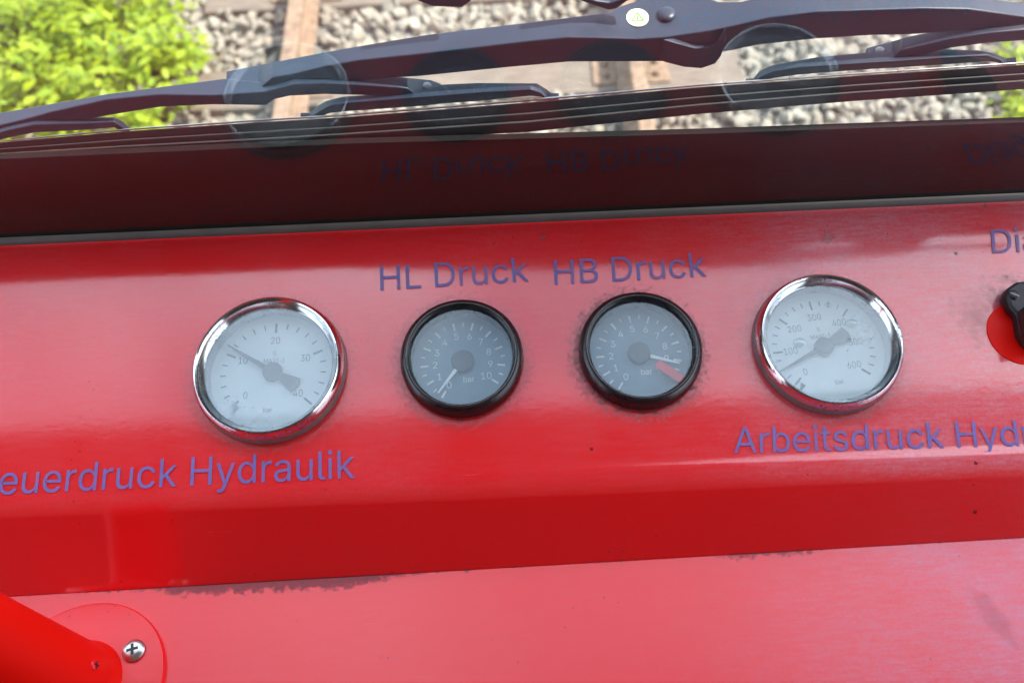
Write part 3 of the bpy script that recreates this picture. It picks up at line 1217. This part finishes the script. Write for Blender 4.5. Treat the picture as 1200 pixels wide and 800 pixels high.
# ------------------------------------------------------------------ diagnostic socket at the right edge
sk = thing('diagnostic_socket', 'black socket with a screw on a bare red spot at the right edge', 'socket', on_panel(1205, 370))
bm = bmesh.new()
c0 = on_panel(1196, 391)
rr = 39 * (c0 - cam_pos).dot(fwd) / F
add_lathe(bm, [(rr, 0.0), (rr * .99, .0006), (rr * .9, .0008)], 64, cap0=True, cap1=True, mat=frame(c0 + EN * .0001, EX, -ED, EN))
o = obj('base_disc', bm, M_red_boot, sk, smooth=True)
bm = bmesh.new()
pts = [(1171, 352), (1174, 343), (1184, 336.5), (1200, 335), (1226, 338), (1240, 360), (1240, 400), (1222, 414), (1196, 409), (1188, 396), (1184, 374), (1176, 366)]
add_prism(bm, [on_panel(x, y, 0.0012) for x, y in pts], EN, 0.009)
obj('body', bm, M_dark, sk, bevel=0.002, smooth=True)
bm = bmesh.new()
pts = [(1190, 366), (1204, 362), (1212, 404), (1197, 408)]
add_prism(bm, [on_panel(x, y, 0.0095) for x, y in pts], EN, 0.010)
obj('lever', bm, M_dark, sk, bevel=0.002, smooth=True)


def screw(bm_head, m, r, h, slots=2):
    prof = [(r, 0), (r * .98, h * .35), (r * .8, h * .8), (r * .5, h), (r * .0001, h * 1.05)]
    add_lathe(bm_head, prof, 32, cap0=True, mat=m)


def recess(m, r, z, n=2, w=0.13, L=0.55, tilt=0.5):
    b = bmesh.new()
    for k in range(n):
        a = tilt + k * math.pi / 2
        d = Vector((math.cos(a), math.sin(a), 0))
        s = Vector((-d.y, d.x, 0))
        zz = Vector((0, 0, z + k * 0.00006))
        add_prism(b, [m @ (d * (sg * r * L) + s * (sg2 * r * w) + zz) for sg, sg2 in ((-1, -1), (1, -1), (1, 1), (-1, 1))], (m.to_3x3() @ Vector((0, 0, 1))), 0.0003)
    return b


mS = frame(on_panel(1188, 346, 0.010), EX, -ED, EN)
bm = bmesh.new()
screw(bm, mS, 0.0036, 0.0015)
s_ = obj('screw', bm, M_dark, sk, smooth=True)
obj('slot', recess(mS, 0.0036, 0.0013, 1, 0.14, 0.85, -0.5), M_rim, s_)

# ------------------------------------------------------------------ lever boot in the near left corner
mD = frame(on_desk(92, 806), EX, EN.cross(EX).normalized(), d_n)
mD = frame(on_desk(92, 806), EX, d_n.cross(EX).normalized(), d_n)
dpt = (mD.translation - cam_pos).dot(fwd)
fr_ = 101 * dpt / F
lv = thing('control_lever', 'glossy red rounded lever housing on a round screwed flange, near left corner', 'lever', mat=mD)
bm = bmesh.new()
add_lathe(bm, [(fr_, 0.0002), (fr_, .0034), (fr_ * .988, .0046), (fr_ * .97, .0050), (fr_ * .5, .0050)], 96, cap0=True, cap1=True)
obj('flange', bm, M_red_flange, lv, local=True, smooth=True, angle=30)
bm = bmesh.new()
r0 = fr_ * .465
prof = [(r0 * 1.14, .005), (r0 * 1.09, .0075), (r0 * 1.02, .010), (r0 * 1.0, .014)]
prof += [(r0 * (1 - 0.12 * t), .014 + .13 * t) for t in (.25, .5, .75, 1)]
prof += [(r0 * .86, .150), (r0 * .76, .157), (r0 * .55, .162), (r0 * .28, .165), (r0 * .01, .166)]
add_lathe(bm, prof, 72, cap0=True)
for v in bm.verts:                                # the boot leans to the left and towards the driver
    k = max(0.0, v.co.z - 0.012)
    v.co += Vector((-0.20 * k, 0, -0.1 * k))
housing = obj('housing', bm, M_red_boot, lv, local=True, smooth=True, angle=60)
ps = on_desk(157, 762, .0050)
m2 = frame(ps, EX, d_n.cross(EX).normalized(), d_n)
bm = bmesh.new()
sr = 13.5 * dpt / F
screw(bm, m2, sr, 0.0030)
s_ = obj('screw', bm, M_zinc, lv, smooth=True)
obj('cross_slot', recess(m2, sr, 0.0030, 2, 0.12, 0.5, 0.25), M_dark, s_)

bpy.context.view_layer.update()
hm = housing.matrix_world.inverted()
o_, d_ = hm @ cam_pos, (hm.to_3x3() @ ray(111, 779)).normalized()
ok, loc, nor, _ = housing.ray_cast(o_, d_)
if ok:
    loc, nor = housing.matrix_world @ loc, (housing.matrix_world.to_3x3() @ nor).normalized()
    e1 = nor.orthogonal().normalized()
    m3 = frame(loc - nor * 0.0004, e1, nor.cross(e1), nor)
    bm = bmesh.new()
    screw(bm, m3, 0.0034, 0.0016)
    s2 = obj('screw', bm, M_red_flange, lv, smooth=True)
    s2['label'] = 'small red painted cross screw'
    obj('cross_slot', recess(m3, 0.0034, 0.0016, 2, 0.13, 0.6, 0.6), M_dark, s2)

# ------------------------------------------------------------------ windscreen wiper outside the glass
wp = thing('windscreen_wiper', 'long black windscreen wiper lying outside the glass above the dashboard', 'wiper', on_glass(790, 30, 0.04))


def interp(tab, x):
    return float(np.interp(x, [t[0] for t in tab], [t[1] for t in tab]))


def bar(name, mat, T, Rr, B, out, xs=None, bevel=0.0007, parent=None, drop=0.75):
    """channel bar: T / Rr / B are the picture rows of the far top edge, the near top edge and the near bottom edge"""
    lo = max(T[0][0], Rr[0][0], B[0][0])
    hi = min(T[-1][0], Rr[-1][0], B[-1][0])
    xs = sorted({lo, hi} | {t[0] for tab in (T, Rr, B) for t in tab if lo < t[0] < hi})
    secs = []
    for x in xs:
        r = on_glass(x, interp(Rr, x), out)
        b = on_glass(x, interp(B, x), out)
        lev = r.dot(EN)
        t = hit(x, interp(T, x), EN * lev, EN)
        h = max((r - b).dot(EN), 0.002)
        secs.append([r, t, t - EN * (h * drop), b])
    bm = bmesh.new()
    add_sections(bm, secs)
    return obj(name, bm, mat, parent or wp, bevel=bevel, smooth=True, angle=40)


O_BLADE, O_CLAW, O_YOKE, O_MAIN = 0.020, 0.023, 0.026, 0.030
main = bar('bridge', M_wiper,
           [(265, 83.5), (326, 71.5), (380, 61), (420, 54), (500, 40.5), (620, 26), (715, 14.6), (728, 7), (746, 1), (780, -6), (820, -4), (842, 2), (868, 2),
            (900, -6), (1000, -12), (1100, -8), (1166, 0), (1200, 3), (1300, 14)],
           [(265, 106), (303, 105), (319, 91), (344, 87), (380, 78), (420, 71), (500, 62.5), (620, 48.5), (665, 44), (700, 44.5), (745, 46), (780, 44), (834, 36),
            (867, 29), (901, 21), (957, 14), (1020, 12), (1080, 10), (1135, 11), (1200, 20), (1300, 38)],
           [(265, 118), (303, 117), (319, 104), (344, 100), (380, 96), (420, 94), (490, 90), (600, 79), (667, 73), (780, 72.5), (845, 62), (890, 53), (957, 46),
            (1020, 42), (1067, 41), (1135, 36), (1200, 34), (1300, 52)], O_MAIN)
bar('pivot_clip', M_wiper, [(778, 46), (800, 44), (830, 40), (850, 33)], [(778, 47), (800, 53), (815, 57), (832, 56), (842, 50), (850, 36)],
    [(778, 73), (802, 79), (822, 80.5), (838, 75), (845, 66), (850, 50)], O_MAIN - 0.003)
bar('yoke', M_wiper, [(-120, 156), (0, 132), (125, 110), (262, 92), (320, 97), (344, 92), (380, 88), (420, 88), (470, 90), (505, 93.5), (517, 98)],
    [(-120, 172), (0, 147), (25, 141), (62, 131), (125, 117), (187, 111), (250, 112), (310, 108), (344, 99), (380, 98), (420, 99.5), (465, 102.5), (478, 104), (489, 112),
     (494, 113.5), (517, 113)],
    [(-120, 186), (0, 160), (62, 148), (125, 136), (187, 126), (250, 123), (312, 124), (321, 117), (339, 113), (380, 111), (420, 112), (465, 113), (489, 117), (517, 117)], O_YOKE)
bar('yoke', M_wiper, [(1016, 56), (1067, 42), (1135, 29), (1200, 25.5), (1300, 28)],
    [(1016, 70), (1024, 72), (1045, 70), (1056, 59), (1112, 46), (1157, 39), (1200, 35), (1300, 38)],
    [(1016, 76), (1045, 76), (1060, 70), (1112, 57), (1157, 51), (1200, 48), (1300, 52)], O_YOKE)
bar('claw', M_wiper, [(-20, 152), (16, 143), (40, 139), (100, 137), (134, 137), (144, 142), (152, 150)],
    [(-20, 160), (16, 151), (40, 146), (100, 144.5), (134, 143), (144, 150), (152, 154)],
    [(-20, 168), (16, 161), (40, 156), (100, 153), (134, 150), (144, 156), (152, 156)], O_CLAW)
bar('claw', M_wiper, [(352, 132), (364, 132), (372, 124), (382, 118), (402, 113), (490, 107), (518, 99), (560, 97), (629, 97.5), (640, 104), (646, 109), (655, 109)],
    [(352, 136), (364, 138), (374, 131), (386, 124), (404, 121), (490, 114), (518, 112), (560, 108.5), (622, 105), (634, 109), (642, 117), (655, 114)],
    [(352, 138), (364, 140), (374, 138), (386, 133), (404, 131), (490, 125), (518, 122), (560, 119), (622, 113), (634, 114), (642, 119), (655, 118)], O_CLAW)
bar('claw', M_wiper, [(874, 92), (883, 92), (890, 83), (906, 76), (957, 67), (1011, 62), (1054, 60), (1101, 57.5), (1146, 59), (1166, 63), (1178, 68), (1191, 67)],
    [(874, 95), (883, 97), (894, 89), (906, 84), (935, 79), (1011, 74), (1045, 72), (1108, 67.5), (1157, 65), (1171, 70), (1180, 77), (1191, 75)],
    [(874, 96), (883, 98), (894, 95), (906, 92), (935, 88), (1011, 82), (1045, 80), (1108, 76), (1157, 72), (1171, 74), (1180, 79), (1191, 78)], O_CLAW)
# blade: steel strip on top of a ridged rubber body
TOP = [(-150, 180), (0, 164.5), (150, 150.5), (300, 140), (400, 134), (620, 116), (820, 98.5), (1000, 85.5), (1200, 72.5), (1400, 60)]
BOT = [(-150, 203), (0, 188), (150, 181), (300, 174), (420, 167), (620, 155), (820, 134), (1000, 119), (1200, 105), (1400, 92)]


def lerp_rows(f, d=0.0):
    return [(x, y + (interp(BOT, x) - y) * f + d) for x, y in TOP]


bl = bar('blade', M_rubber, lerp_rows(0.10), lerp_rows(0.12), lerp_rows(0.42), O_BLADE, bevel=0.0006)
bar('steel_strip', M_flexor, lerp_rows(0.0), lerp_rows(0.035), lerp_rows(0.085), O_BLADE + 0.0005, bevel=0.0003, parent=bl)
bar('rubber_rib', M_rubber, lerp_rows(0.40), lerp_rows(0.45), lerp_rows(0.66), O_BLADE - 0.002, bevel=0.0006, parent=bl)
bar('rubber_lip', M_rubber, lerp_rows(0.64), lerp_rows(0.70), lerp_rows(1.0), O_BLADE - 0.005, bevel=0.0006, parent=bl)
# rivets, pivot screws, sticker on the top faces


def top_level(px, row, out):
    return on_glass(px, row, out).dot(EN)


def disc(name, mat, px, py, lev, rpx, h, parent=wp, dome=True):
    c = hit(px, py, EN * lev, EN)
    r = rpx * (c - cam_pos).dot(fwd) / F
    b = bmesh.new()
    prof = [(r, 0), (r, h * .6), (r * .85, h), (r * .4, h * 1.15), (r * .001, h * 1.18)] if dome else [(r, 0), (r, h)]
    add_lathe(b, prof, 40, cap0=True, cap1=not dome, mat=frame(c, EX, -ED, EN))
    return obj(name, b, mat, parent, smooth=True, angle=50), c, r


lev = top_level(747, 46, O_MAIN) + 0.0002
disc('rivet', M_wiper, 781, 19, lev, 10.5, 0.003, main)
st, c0, r0 = disc('sticker', M_sticker, 747, 21.5, lev, 13, 0.0006, main, dome=False)
bm = bmesh.new()
for k in range(3):
    a, b = [c0 + EN * 0.0007 + (EX * math.sin(t) - ED * math.cos(t)) * (r0 * .62) - (-ED) * (r0 * .1) for t in (2.0944 * k, 2.0944 * (k + 1))]
    d = (b - a).normalized()
    s = EN.cross(d) * 0.0004
    add_prism(bm, [a - s + EN * k * .00004, b - s + EN * k * .00004, b + s + EN * k * .00004, a + s + EN * k * .00004], EN, 0.0002)
add_box(bm, c0 + EN * .0009 - (-ED) * 0.0004, (EX, ED, EN), (0.0003, 0.0012, 0.0002))
obj('warning_triangle', bm, M_sticker_ink, st)
lev = top_level(500, 113, O_YOKE) + 0.0002
disc('pivot_screw', M_rim, 501, 103, lev, 5.5, 0.0024)
lev = top_level(1030, 72, O_YOKE) + 0.0002
disc('pivot_screw', M_rim, 1030, 62, lev, 6, 0.0024)
# second wiper link reaching in from above
bar('link_rod', M_wiper, [(655, -22), (676, -14), (700, -10), (735, -14), (760, -22)], [(655, -16), (676, -6), (700, 2), (715, 4), (735, -2), (760, -12)],
    [(655, -8), (676, 0), (700, 8), (713, 12.5), (722, 11), (735, 2), (760, -6)], O_MAIN + 0.012)
bar('link_cap', M_wiper, [(478, -22), (500, -14), (545, -14), (560, -22)], [(478, -16), (500, -6), (545, -5), (560, -14)],
    [(478, -10), (486, 0), (497, 5), (508, 8.5), (541, 9.5), (551, 3), (553, -2), (560, -8)], O_MAIN + 0.012)
